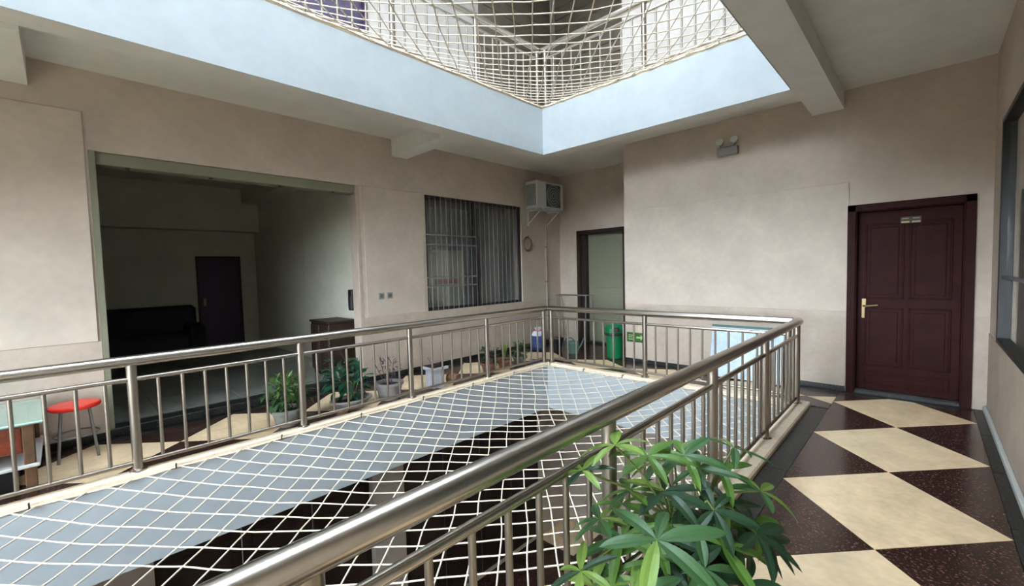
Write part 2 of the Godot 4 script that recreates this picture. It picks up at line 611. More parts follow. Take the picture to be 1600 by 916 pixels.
func rect_tiles(root: Node3D, x0: float, x1: float, z0: float, z1: float, nx: int, nz: int, m: Material, y := 0.0):
	for i in nx:
		for j in nz:
			var a := lerpf(x0, x1, float(i) / nx)
			var b := lerpf(x0, x1, float(i + 1) / nx)
			var c := lerpf(z0, z1, float(j) / nz)
			var d := lerpf(z0, z1, float(j + 1) / nz)
			lay(root, "floor_tile", [Vector2(a, c), Vector2(b, c), Vector2(b, d), Vector2(a, d)], m, y)

func build_floor_tiles():
	var root: Node3D = get_node("floor")
	# corridor: beige diamonds point to point, brown triangles, dark green granite borders
	diamond_strip(root, true, -0.70, 0.365, -6.17, ZF, -3.43, 1.14)
	rect_tiles(root, -0.85, -0.70, ZB, ZF, 1, 10, M.green_granite)
	rect_tiles(root, 0.365, XR, ZW, ZF, 1, 11, M.green_granite)
	rect_tiles(root, -0.70, 0.365, ZW, -6.17, 1, 1, M.green_granite)
	# left gallery
	diamond_strip(root, true, -5.50, -4.43, -5.41, ZF, -1.24, 1.1)
	rect_tiles(root, XW, -5.50, -5.41, ZF, 1, 10, M.green_granite)
	# far gallery
	diamond_strip(root, false, -6.13, -5.41, -5.50, -0.70, -3.75, 1.12)
	rect_tiles(root, -3.48, -0.70, ZW, -6.13, 4, 1, M.green_granite)
	# recess
	rect_tiles(root, XW, -3.48, ZR, -6.13, 3, 2, M.brown_tile)
	rect_tiles(root, XW, -5.50, -6.13, -5.41, 1, 1, M.green_granite)
	# near end, behind the camera
	rect_tiles(root, -4.43, -0.85, ZN + 0.0, ZF, 4, 1, M.beige_tile)
	# lowest floor: big dark squares with tan ones between
	var low: Node3D = get_node("floor_lower")
	for i in 7:
		for j in 12:
			var x0 := XW + i * 0.867
			var z0 := ZR + j * 0.91
			var tan_one := (i * 5 + j * 3) % 7 == 0
			lay(low, "floor_tile", [Vector2(x0, z0), Vector2(x0 + 0.867, z0), Vector2(x0 + 0.867, z0 + 0.91), Vector2(x0, z0 + 0.91)], M.beige_tile if tan_one else M.brown_tile, -ST)

# ------------------------------------------------------------------ doors, windows
func panel_door(root: Node3D, x0: float, x1: float, h: float, z: float, y: float, leaf_m: Material, frame_m: Material, deep: float):
	# frame
	var fwid := 0.075
	obj("door_frame", boxes_mesh([
		[V(x0, y, z - 0.19), V(x0 + 0.03, y + h, z + 0.012)], [V(x1 - 0.03, y, z - 0.19), V(x1, y + h, z + 0.012)],
		[V(x0, y + h - 0.03, z - 0.19), V(x1, y + h, z + 0.012)],
		[V(x0 - fwid + 0.02, y, z + 0.008), V(x0 + 0.02, y + h + 0.05, z + 0.03)], [V(x1 - 0.02, y, z + 0.008), V(x1 + fwid - 0.02, y + h + 0.05, z + 0.03)],
		[V(x0 - fwid + 0.02, y + h - 0.02, z + 0.008), V(x1 + fwid - 0.02, y + h + 0.055, z + 0.03)]], 0.004), frame_m, root)
	obj("threshold", box_mesh(V(x0, y - 0.02, z - 0.2), V(x1, y + 0.035, z + 0.01), 0.003), M.green_granite, root)
	var zl := z - deep
	var leaf := obj("door_leaf", box_mesh(V(x0 + 0.03, y + 0.03, zl - 0.045), V(x1 - 0.03, y + h - 0.03, zl), 0.003), leaf_m, root)
	return leaf

func build_openings():
	# the dark red door
	var d := struct_root("door_1", "dark red panelled door in the far wall at the end of the corridor")
	var x0 := -0.597
	var x1 := 0.297
	var leaf: Node3D = panel_door(d, x0, x1, 2.085, ZW, 0.0, M.door_red, M.door_frame, 0.09)
	var zl := ZW - 0.09
	for q in [[-0.50, -0.17, 1.08, 1.92], [-0.13, 0.20, 1.08, 1.92], [-0.50, -0.17, 0.32, 0.98], [-0.13, 0.20, 0.32, 0.98], [-0.50, 0.20, 0.10, 0.25]]:
		var st := st_new()
		var w := 0.018
		add_box(st, V(q[0], q[2], zl - 0.002), V(q[1], q[2] + w, zl + 0.010), 0.004)
		add_box(st, V(q[0], q[3] - w, zl - 0.002), V(q[1], q[3], zl + 0.010), 0.004)
		add_box(st, V(q[0], q[2], zl - 0.002), V(q[0] + w, q[3], zl + 0.010), 0.004)
		add_box(st, V(q[1] - w, q[2], zl - 0.002), V(q[1], q[3], zl + 0.010), 0.004)
		add_box(st, V(q[0] + 0.045, q[2] + 0.045, zl - 0.002), V(q[1] - 0.045, q[3] - 0.045, zl + 0.007), 0.006)
		obj("panel_moulding", st.commit(), M.door_red, leaf)
	var hst := st_new()
	add_box(hst, V(-0.525, 0.86, zl), V(-0.485, 1.08, zl + 0.008), 0.003)
	add_tube(hst, [V(-0.505, 1.0, zl), V(-0.505, 1.0, zl + 0.05), V(-0.47, 1.0, zl + 0.058), V(-0.38, 1.012, zl + 0.056)], 0.009, 8)
	obj("door_handle", hst.commit(), M.brass, d)
	var pl := obj("number_plate", box_mesh(V(-0.21, 1.90, zl + 0.004), V(-0.04, 1.975, zl + 0.014), 0.002), M.dark_wood, d)
	for k in 2:
		obj("plate_strip", box_mesh(V(-0.20 + k * 0.085, 1.908, zl + 0.014), V(-0.135 + k * 0.085, 1.925, zl + 0.018)), M.brass, pl)
		obj("plate_strip", box_mesh(V(-0.195 + k * 0.085, 1.95, zl + 0.014), V(-0.14 + k * 0.085, 1.958, zl + 0.018)), M.brass, pl)
	obj("step", box_mesh(V(x0 + 0.03, 0.035, ZW - 0.09), V(x1 - 0.03, 0.05, ZW + 0.008), 0.004), M.green_granite, d)
	# door in the recess
	var d2 := struct_root("door_2", "grey green door in a dark brown frame in the recess")
	var leaf2: Node3D = panel_door(d2, -5.107, -4.1, 2.22, ZR, 0.0, M.grey_door, M.dark_wood, 0.12)
	obj("door_post", box_mesh(V(-5.08, 0.0, ZR - 0.12), V(-4.97, 2.19, ZR - 0.02), 0.004), M.dark_wood, d2)
	obj("panel_moulding", box_mesh(V(-4.88, 0.2, ZR - 0.122), V(-4.24, 1.0, ZR - 0.112), 0.006), M.grey_door, leaf2)
	obj("panel_moulding", box_mesh(V(-4.88, 1.12, ZR - 0.122), V(-4.24, 2.02, ZR - 0.112), 0.006), M.grey_door, leaf2)
	# upper storey doors (seen through the net)
	var d3 := struct_root("door_3", "grey brown slatted shutter closing the recess of the storey above")
	for k in 14:
		obj("slat", box_mesh(V(XW + 0.02, ST + 0.02 + k * 0.22, ZR + 0.02), V(XE, ST + 0.02 + k * 0.22 + 0.21, ZR + 0.05), 0.006), M.shutter, d3)
	var d4 := struct_root("door_4", "closed door at the corridor end of the storey above")
	panel_door(d4, x0, x1, 2.085, ZW, ST, M.door_red, M.door_frame, 0.09)
	var d5 := struct_root("door_5", "purple door in the left wall of the storey above")
	obj("door_leaf", box_mesh(V(XW - 0.12, ST - 0.02, -3.09), V(XW - 0.06, ST + 2.27, -1.98), 0.004), M.door_purple, d5)
	obj("door_frame", boxes_mesh([[V(XW - 0.19, ST, -3.12), V(XW + 0.015, ST + 2.3, -3.07)], [V(XW - 0.19, ST, -2.0), V(XW + 0.015, ST + 2.3, -1.95)], [V(XW - 0.19, ST + 2.25, -3.07), V(XW + 0.015, ST + 2.3, -2.0)]], 0.003), M.door_purple, d5)
	# barred window in the left wall
	window_barred("window_1", "barred window in the left wall beside the air conditioner", 0.0, -6.15, -3.95, 0.90, 2.715, true)
	var w2 := struct_root("window_2", "grey brown slatted shutter in the left wall of the storey above")
	for k in 11:
		obj("slat", box_mesh(V(XW - 0.05, ST + 0.5 + k * 0.245, -7.2), V(XW - 0.02, ST + 0.5 + k * 0.245 + 0.235, -5.19), 0.006), M.shutter, w2)
	obj("shutter_back", box_mesh(V(XW - 0.1, ST + 0.5, -7.2), V(XW - 0.05, ST + 3.2, -5.19)), M.dark_metal, w2)
	# window in the right wall
	var w3 := struct_root("window_3", "dark glazed window with black frame in the right wall")
	var a := -5.62
	var b := -1.2
	obj("window_frame", boxes_mesh([[V(XR - 0.012, 0.77, a), V(XR + 0.09, 0.81, b)], [V(XR - 0.012, 2.64, a), V(XR + 0.09, 2.68, b)], [V(XR - 0.012, 0.77, a), V(XR + 0.09, 2.68, a + 0.045)], [V(XR - 0.012, 0.77, b - 0.045), V(XR + 0.09, 2.68, b)]], 0.004), M.dark_metal, w3)
	for z in [-4.15, -2.65]:
		obj("mullion", box_mesh(V(XR + 0.0, 0.81, z - 0.02), V(XR + 0.07, 2.64, z + 0.02), 0.004), M.dark_metal, w3)
	var zz := [a + 0.045, -4.15, -2.65, b - 0.045]
	for k in 3:
		obj("pane", box_mesh(V(XR + 0.03, 0.81, zz[k] + 0.02), V(XR + 0.036, 2.64, zz[k + 1] - 0.02)), M.glass, w3)
	obj("rail", box_mesh(V(XR + 0.005, 1.33, a + 0.045), V(XR + 0.03, 1.35, b - 0.045), 0.003), M.bar, w3)
	# dark room behind it
	var rx := XR + 0.2
	struct("wall_side_room", boxes_mesh([[V(rx + 4.0, 0, -6.4), V(rx + 4.1, 3.4, -0.6)], [V(rx, 0, -6.5), V(rx + 4.1, 3.4, -6.4)], [V(rx, 0, -0.6), V(rx + 4.1, 3.4, -0.5)], [V(rx, -0.1, -6.5), V(rx + 4.1, 0.0, -0.5)], [V(rx, 3.4, -6.5), V(rx + 4.1, 3.5, -0.5)]]), M.lobby_wall)
	# lower storey doors: dark timber leaves set back in the openings
	var k := 6
	for q in [[-2.9, -0.5, 3], [-6.6, -3.4, 4]]:
		var r := struct_root("door_%d" % k, "dark timber folding doors on the lowest floor, seen through the net")
		k += 1
		var w: float = (q[1] - q[0]) / q[2]
		for i in int(q[2]):
			var za: float = q[0] + i * w
			var lf := obj("door_leaf", box_mesh(V(XW - 0.15, -ST - 0.02, za + 0.006), V(XW - 0.1, -ST + 2.6, za + w - 0.006), 0.004), M.dark_wood, r)
			for h in [[0.15, 1.05], [1.2, 2.45]]:
				obj("panel", box_mesh(V(XW - 0.1, -ST + h[0], za + 0.1), V(XW - 0.085, -ST + h[1], za + w - 0.1), 0.006), M.dark_wood, lf)

# big daylight windows in the wall behind the camera
func window_wall(called: String, holes: Array):
	var w := struct_root(called, "tall aluminium window wall at the near end of the well")
	for h in holes:
		var n := 4 if h[1] - h[0] > 2.0 else 1
		var fr := [[V(h[0], h[2], ZF + 0.06), V(h[1], h[2] + 0.05, ZF + 0.12)], [V(h[0], h[3] - 0.05, ZF + 0.06), V(h[1], h[3], ZF + 0.12)]]
		for k in n + 1:
			var x: float = lerpf(h[0] + 0.025, h[1] - 0.025, float(k) / n)
			fr.append([V(x - 0.025, h[2] + 0.05, ZF + 0.06), V(x + 0.025, h[3] - 0.05, ZF + 0.12)])
		obj("window_frame", boxes_mesh(fr, 0.003), M.bar, w)
		for k in n:
			var xa: float = lerpf(h[0] + 0.025, h[1] - 0.025, float(k) / n) + 0.025
			var xb: float = lerpf(h[0] + 0.025, h[1] - 0.025, float(k + 1) / n) - 0.025
			obj("pane", box_mesh(V(xa, h[2] + 0.05, ZF + 0.088), V(xb, h[3] - 0.05, ZF + 0.094)), M.clear_glass, w)

func window_barred(called: String, label: String, y: float, z0: float, z1: float, y0: float, y1: float, full: bool):
	var w := struct_root(called, label)
	obj("window_frame", boxes_mesh([[V(XW - 0.09, y0, z0), V(XW - 0.03, y0 + 0.045, z1)], [V(XW - 0.09, y1 - 0.045, z0), V(XW - 0.03, y1, z1)], [V(XW - 0.09, y0, z0), V(XW - 0.03, y1, z0 + 0.045)], [V(XW - 0.09, y0, z1 - 0.045), V(XW - 0.03, y1, z1)]], 0.004), M.dark_metal, w)
	var zm := -5.0 if full else (z0 + z1) * 0.5
	obj("mullion", box_mesh(V(XW - 0.09, y0, zm - 0.04), V(XW - 0.03, y1, zm + 0.04), 0.004), M.dark_metal, w)
	obj("pane", box_mesh(V(XW - 0.13, y0, z0), V(XW - 0.125, y1, zm)), M.clear_glass, w)
	obj("pane", box_mesh(V(XW - 0.13, y0, zm), V(XW - 0.125, y1, z1)), M.clear_glass, w)
	if full:
		var bar := tube_mesh([V(0, y0, 0), V(0, y1, 0)], 0.0055, 6)
		var n := 21
		for i in range(1, n):
			obj("bar", bar, M.window_bar, w, V(XW - 0.015, 0, lerpf(z0, z1, float(i) / n)))
		for yy in [2.1, 1.945, 1.427, 1.281]:
			obj("cross_bar", box_mesh(V(XW - 0.024, yy - 0.011, zm), V(XW - 0.006, yy + 0.011, z1 - 0.02), 0.003), M.bar, w)
	# room behind, closed
	var bx := XW - 0.2
	var xa := bx - 4.5
	var za := z0 - 2.8
	var zb := z1 + 0.5
	struct("wall_side_room", boxes_mesh([
		[V(xa - 0.1, 0, za), V(xa, 3.4, zb)], [V(xa, 0, za - 0.1), V(bx, 3.4, za)], [V(xa, 0, zb), V(bx, 3.4, zb + 0.1)],
		[V(bx - 0.1, 0, za), V(bx, 3.4, z0 - 1.2)], [V(xa, 3.4, za), V(bx, 3.5, zb)]]), M.lobby_wall)
	struct("floor_side_room", box_mesh(V(xa, -0.1, za), V(bx, 0.0, zb)), M.table_wood)
	if full:
		var cab := thing("cabinet", "grey green cabinet standing inside the barred window", "cabinet", V(bx - 0.02, 0.0, -4.5))
		obj("body", box_mesh(V(-0.4, 0.0, -0.42), V(-0.05, 1.88, 0.42), 0.006), M.grey_door, cab)
		obj("door", box_mesh(V(-0.05, 0.05, -0.41), V(-0.03, 1.84, -0.005), 0.004), M.grey_door, cab)
		obj("door", box_mesh(V(-0.05, 0.05, 0.005), V(-0.03, 1.84, 0.41), 0.004), M.grey_door, cab)
		obj("label_strip", box_mesh(V(-0.03, 1.31, -0.28), V(-0.024, 1.39, 0.22)), M.table_red, cab)

# ------------------------------------------------------------------ the dark lobby on the left
func build_lobby():
	var xb := -10.5
	var zr := -2.95
	var zl := 2.4
	var t := 0.1
	struct("floor_lobby", box_mesh(V(xb - t, -0.1, zr - t), V(XW - 0.2, 0.06, zl + t)), M.grout)
	var fl: Node3D = get_node("floor_lobby")
	for i in 6:
		for j in 7:
			var x0 := xb + i * 0.782
			var z0 := zr + j * 0.764
			lay(fl, "floor_tile", [Vector2(x0, z0), Vector2(x0 + 0.782, z0), Vector2(x0 + 0.782, z0 + 0.764), Vector2(x0, z0 + 0.764)], M.lobby_tile, 0.078)
	struct("ceiling_lobby", box_mesh(V(xb - t, 3.3, zr - t), V(XW - 0.2, 3.42, zl + t)), M.lobby_wall)
	struct("wall_lobby_back", boxes_mesh(wall_boxes("x", xb - t, xb, zr - t, zl + t, 0.0, 3.3, [[-2.66, -1.88, 0.0, 1.95]])), M.lobby_wall)
	struct("wall_lobby_right", box_mesh(V(xb, 0.0, zr - t), V(XW - 0.2, 3.3, zr)), M.lobby_wall)
	struct("wall_lobby_left", box_mesh(V(xb, 0.0, zl), V(XW - 0.2, 3.3, zl + t)), M.lobby_wall)
	struct("trim_51", box_mesh(V(xb, 2.45, zr), V(xb + 0.35, 3.3, zl)), M.lobby_wall, "deep beam over the lobby's far wall")
	struct("trim_52", box_mesh(V(xb + 0.35, 3.02, zr), V(XW - 0.2, 3.3, zr + 0.3)), M.lobby_wall, "beam along the lobby's side wall")
	var d := struct_root("door_8", "dark purple door at the back of the lobby")
	obj("door_leaf", box_mesh(V(xb - 0.07, 0.078, -2.63), V(xb - 0.02, 1.92, -1.91), 0.004), M.door_purple, d)
	obj("door_frame", boxes_mesh([[V(xb - 0.09, 0.078, -2.66), V(xb + 0.015, 1.95, -2.62)], [V(xb - 0.09, 0.078, -1.92), V(xb + 0.015, 1.95, -1.88)], [V(xb - 0.09, 1.91, -2.66), V(xb + 0.015, 1.95, -1.88)]], 0.003), M.dark_wood, d)
	obj("door_handle", box_mesh(V(xb - 0.02, 0.95, -2.02), V(xb + 0.02, 1.1, -1.97), 0.004), M.brass, d)
	# threshold of the opening and its steel lining
	struct("trim_53", box_mesh(V(XW - 0.2, 0.0, -2.88), V(XW + 0.015, 0.085, -0.24), 0.006), M.green_granite, "dark stone threshold of the lobby opening")
	var o := struct_root("trim_54", "steel lining and shutter head of the lobby opening")
	obj("jamb", box_mesh(V(XW - 0.2, 0.085, -2.88), V(XW + 0.006, 2.715, -2.83), 0.004), M.dado, o)
	obj("jamb", box_mesh(V(XW - 0.2, 0.085, -0.29), V(XW + 0.006, 2.715, -0.24), 0.004), M.grey_door, o)
	obj("shutter_head", box_mesh(V(XW - 0.19, 2.60, -2.83), V(XW - 0.03, 2.715, -0.29), 0.006), M.grey_door, o)
	for z in [-0.52, -1.2, -1.9, -2.55]:
		obj("bolt", lathe_mesh([Vector2(0.0, 0.0), Vector2(0.018, 0.0), Vector2(0.018, 0.012), Vector2(0.0, 0.016)], 10), M.dark_metal, o, V(XW - 0.06, 2.588, z))
	# sofa at the back
	var s := thing("sofa", "long dark navy sofa against the far wall of the dark lobby", "sofa", V(xb + 0.02, 0.078, -0.6))
	obj("back", box_mesh(V(0, 0.2, -1.2), V(0.25, 0.92, 1.2), 0.06), M.navy, s)
	obj("seat", box_mesh(V(0.2, 0.12, -1.0), V(0.95, 0.44, 1.0), 0.06), M.navy, s)
	for z in [-1.2, 0.98]:
		obj("arm", box_mesh(V(0.05, 0.08, z), V(0.95, 0.62, z + 0.22), 0.06), M.navy, s)
	for q in [[0.12, -1.1], [0.12, 1.1], [0.85, -1.1], [0.85, 1.1]]:
		obj("foot", box_mesh(V(q[0] - 0.03, 0.0, q[1] - 0.03), V(q[0] + 0.03, 0.1, q[1] + 0.03), 0.004), M.dark_wood, s)
	# box by the right jamb
	var c := thing("control_box", "small black control box on the right jamb inside the lobby opening", "switch", V(-5.97, 1.14, zr))
	obj("case", box_mesh(V(-0.055, -0.15, 0.0), V(0.055, 0.15, 0.09), 0.008), M.black, c)
	obj("cover", box_mesh(V(-0.04, -0.12, 0.09), V(0.04, 0.05, 0.098), 0.004), M.dark_metal, c)
	var cu := thing("side_cabinet", "dark wooden side cabinet inside the lobby opening by the right wall", "cabinet", V(-6.25, 0.078, zr + 0.22))
	obj("body", box_mesh(V(-0.3, 0.05, -0.2), V(0.3, 0.75, 0.2), 0.006), M.dark_wood, cu)
	obj("top", box_mesh(V(-0.32, 0.75, -0.21), V(0.32, 0.78, 0.22), 0.006), M.dark_wood, cu)
	obj("plinth", box_mesh(V(-0.28, 0.0, -0.19), V(0.28, 0.05, 0.19)), M.black, cu)
	for z in [-0.29, 0.01]:
		obj("door", box_mesh(V(z, 0.08, 0.2), V(z + 0.28, 0.72, 0.215), 0.004), M.dark_wood, cu)

# ------------------------------------------------------------------ railings and nets
func railing(called: String, label: String, a: Vector3, b: Vector3, posts: Array, group := "", over := 0.0):
	# a and b lie on the floor; posts are distances from a
	var root := thing(called, label, "railing", a, 0.0, group)
	var d := (b - a)
	var L := d.length()
	var e := d / L
	var R := 0.0425
	obj("top_rail", tube_mesh([V(0, 0.93 - R, 0) - e * over, V(0, 0.93 - R, 0) + d + e * over], R, 20), M.steel, root)
	var post := tube_mesh([V(0, 0.03, 0), V(0, 0.90, 0)], 0.032, 14)
	var flange := lathe_mesh([Vector2(0.0, 0.03), Vector2(0.055, 0.03), Vector2(0.055, 0.04), Vector2(0.034, 0.05), Vector2(0.0, 0.05)], 16)
	var bal := tube_mesh([V(0, 0.10, 0), V(0, 0.74, 0)], 0.0125, 8)
	for p in posts:
		var ps := obj("post", post, M.steel_dull, root, e * p)
		obj("flange", flange, M.steel, ps)
	for k in posts.size() - 1:
		var p0: float = posts[k]
		var p1: float = posts[k + 1]
		obj("middle_rail", tube_mesh([V(0, 0.745, 0) + e * p0, V(0, 0.745, 0) + e * p1], 0.019, 12), M.steel, root)
		obj("bottom_rail", tube_mesh([V(0, 0.095, 0) + e * p0, V(0, 0.095, 0) + e * p1], 0.016, 10), M.steel_dull, root)
		var n := int(round((p1 - p0) / 0.153))
		for i in range(1, n):
			obj("baluster", bal, M.steel_dull, root, e * lerpf(p0, p1, float(i) / n))

func net(called: String, label: String, x0: float, x1: float, z0: float, z1: float, y: float, sag: float):
	var root := thing(called, label, "net", V((x0 + x1) * 0.5, y, (z0 + z1) * 0.5))
	var cx := (x0 + x1) * 0.5
	var cz := (z0 + z1) * 0.5
	var hx := (x1 - x0) * 0.5
	var hz := (z1 - z0) * 0.5
	var dirs := [Vector2(-0.682, -0.731), Vector2(0.731, -0.682)]
	var cell := 0.165
	var wob := noise(5, 0.9, 2)
	var drop := func(p: Vector2) -> float:
		var u: float = clampf(absf(p.x) / hx, 0, 1)
		var v: float = clampf(absf(p.y) / hz, 0, 1)
		return -sag * (1.0 - pow(u, 2.3)) * (1.0 - pow(v, 6.0))
	var bend := func(p: Vector2) -> Vector3:
		# slack: a slow sideways wander that dies out at the edges
		var u: float = clampf(absf(p.x) / hx, 0, 1)
		var v: float = clampf(absf(p.y) / hz, 0, 1)
		var k: float = (1.0 - pow(u, 4.0)) * (1.0 - pow(v, 8.0))
		return V(p.x + 0.025 * k * wob.get_noise_2d(p.x, p.y), drop.call(p) + 0.01 * k * wob.get_noise_2d(p.x * 2.0 + 9.0, p.y * 2.0), p.y + 0.025 * k * wob.get_noise_2d(p.x + 20.0, p.y - 7.0))
	var rect := PackedVector2Array([Vector2(-hx, -hz), Vector2(hx, -hz), Vector2(hx, hz), Vector2(-hx, hz)])
	var ksts := st_new()
	for f in 2:
		var d: Vector2 = dirs[f]
		var n: Vector2 = dirs[1 - f]
		var reach := int(ceil((hx + hz) / cell)) + 1
		for k in range(-reach, reach + 1):
			var c := n * (k + 0.4) * cell
			var res := Geometry2D.intersect_polyline_with_polygon(PackedVector2Array([c - d * 20.0, c + d * 20.0]), rect)
			if res.is_empty() or res[0].size() < 2:
				continue
			var p: Vector2 = res[0][0]
			var q: Vector2 = res[0][res[0].size() - 1]
			var L := p.distance_to(q)
			if L < 0.1:
				continue
			var m := int(ceil(L / 0.0825)) + 1
			var pts := []
			for i in m:
				pts.append(bend.call(p.lerp(q, float(i) / (m - 1))))
			obj("cord", tube_mesh(pts, 0.0052, 5), M.cord, root)
	# knots where the cords cross
	var R2 := int(ceil((hx + hz) / cell)) + 1
	for i in range(-R2, R2 + 1):
		for j in range(-R2, R2 + 1):
			var p: Vector2 = dirs[1] * (i + 0.4) * cell + dirs[0] * (j + 0.4) * cell
			if absf(p.x) < hx - 0.01 and absf(p.y) < hz - 0.01:
				var w: Vector3 = bend.call(p)
				add_knot(ksts, w, 0.011)
	var kn := obj("knot", ksts.commit(), M.cord, root)
	kn.set_meta("kind", "stuff")
	# hooks in the kerb that hold the border
	var hook := tube_mesh([V(0, -0.02, 0), V(0, 0.018, 0), V(0.012, 0.026, 0), V(0.024, 0.018, 0)], 0.005, 6)
	for sx in [-1, 1]:
		var hn := int(hz * 2.0 / 0.78)
		for i in range(1, hn):
			obj("hook", hook, M.dark_metal, root, V(sx * (hx - 0.006), 0.01, lerpf(-hz, hz, float(i) / hn)))
	for i in range(0, 6):
		obj("hook", hook, M.dark_metal, root, V(lerpf(-hx + 0.05, hx - 0.05, i / 5.0), 0.01, -hz + 0.008))
	# border rope
	for q in [[Vector2(-hx, -hz), Vector2(hx, -hz)], [Vector2(hx, -hz), Vector2(hx, hz)], [Vector2(hx, hz), Vector2(-hx, hz)], [Vector2(-hx, hz), Vector2(-hx, -hz)]]:
		var pts := []
		var a: Vector2 = q[0]
		var b: Vector2 = q[1]
		var m := 40
		for i in m + 1:
			var p := a.lerp(b, float(i) / m)
			pts.append(V(p.x, -0.012 * absf(sin(PI * i / 4.0)), p.y))
		obj("border_rope", tube_mesh(pts, 0.008, 6), M.cord, root)

func add_knot(st: SurfaceTool, c: Vector3, r: float):
	var ax := [V(r, 0, 0), V(0, 0, r), V(-r, 0, 0), V(0, 0, -r)]
	for k in 4:
		for s in [-1.0, 1.0]:
			var t := V(0, r * 0.7 * s, 0)
			var a: Vector3 = ax[k]
			var b: Vector3 = ax[(k + 1) % 4]
			tri(st, c + a, c + b, c + t, a.normalized(), b.normalized(), t.normalized())

func build_rails_and_nets():
	var zs := []
	var L := 2.4 - ZB
	var p := 0.07
	while p < L:
		zs.append(p)
		p += 1.235
	for s in [0, 1]:
		var y: float = s * ST
		var xl := XL if s == 0 else -4.29
		var xk := XK if s == 0 else -0.93
		var zb := ZB if s == 0 else -5.22
		var wh := "round the netted well" if s == 0 else "on the storey above"
		railing("railing", "long stainless steel railing on the left side, %s" % wh, V(xl, y, zb), V(xl, y, 2.4), zs, "railings round the well")
		railing("railing", "short stainless steel railing on the far side, %s" % wh, V(xl + 0.05, y, zb), V(xk - 0.05, y, zb), [0.05, 1.64, (xk - xl) - 0.14], "railings round the well")
		railing("railing", "stainless steel railing along the checkered corridor, %s" % wh, V(xk, y, zb), V(xk, y, 2.4), zs, "railings round the well", 0.02)
	net("safety_net", "cream knotted cord safety net strung over the floor well", -4.31, -1.04, -5.27, ZN - 0.02, 0.0, 0.165)
	net("safety_net", "cream knotted cord safety net seen overhead in the ceiling well", -4.20, -1.01, -5.14, ZN - 0.02, ST + 0.01, 0.28)

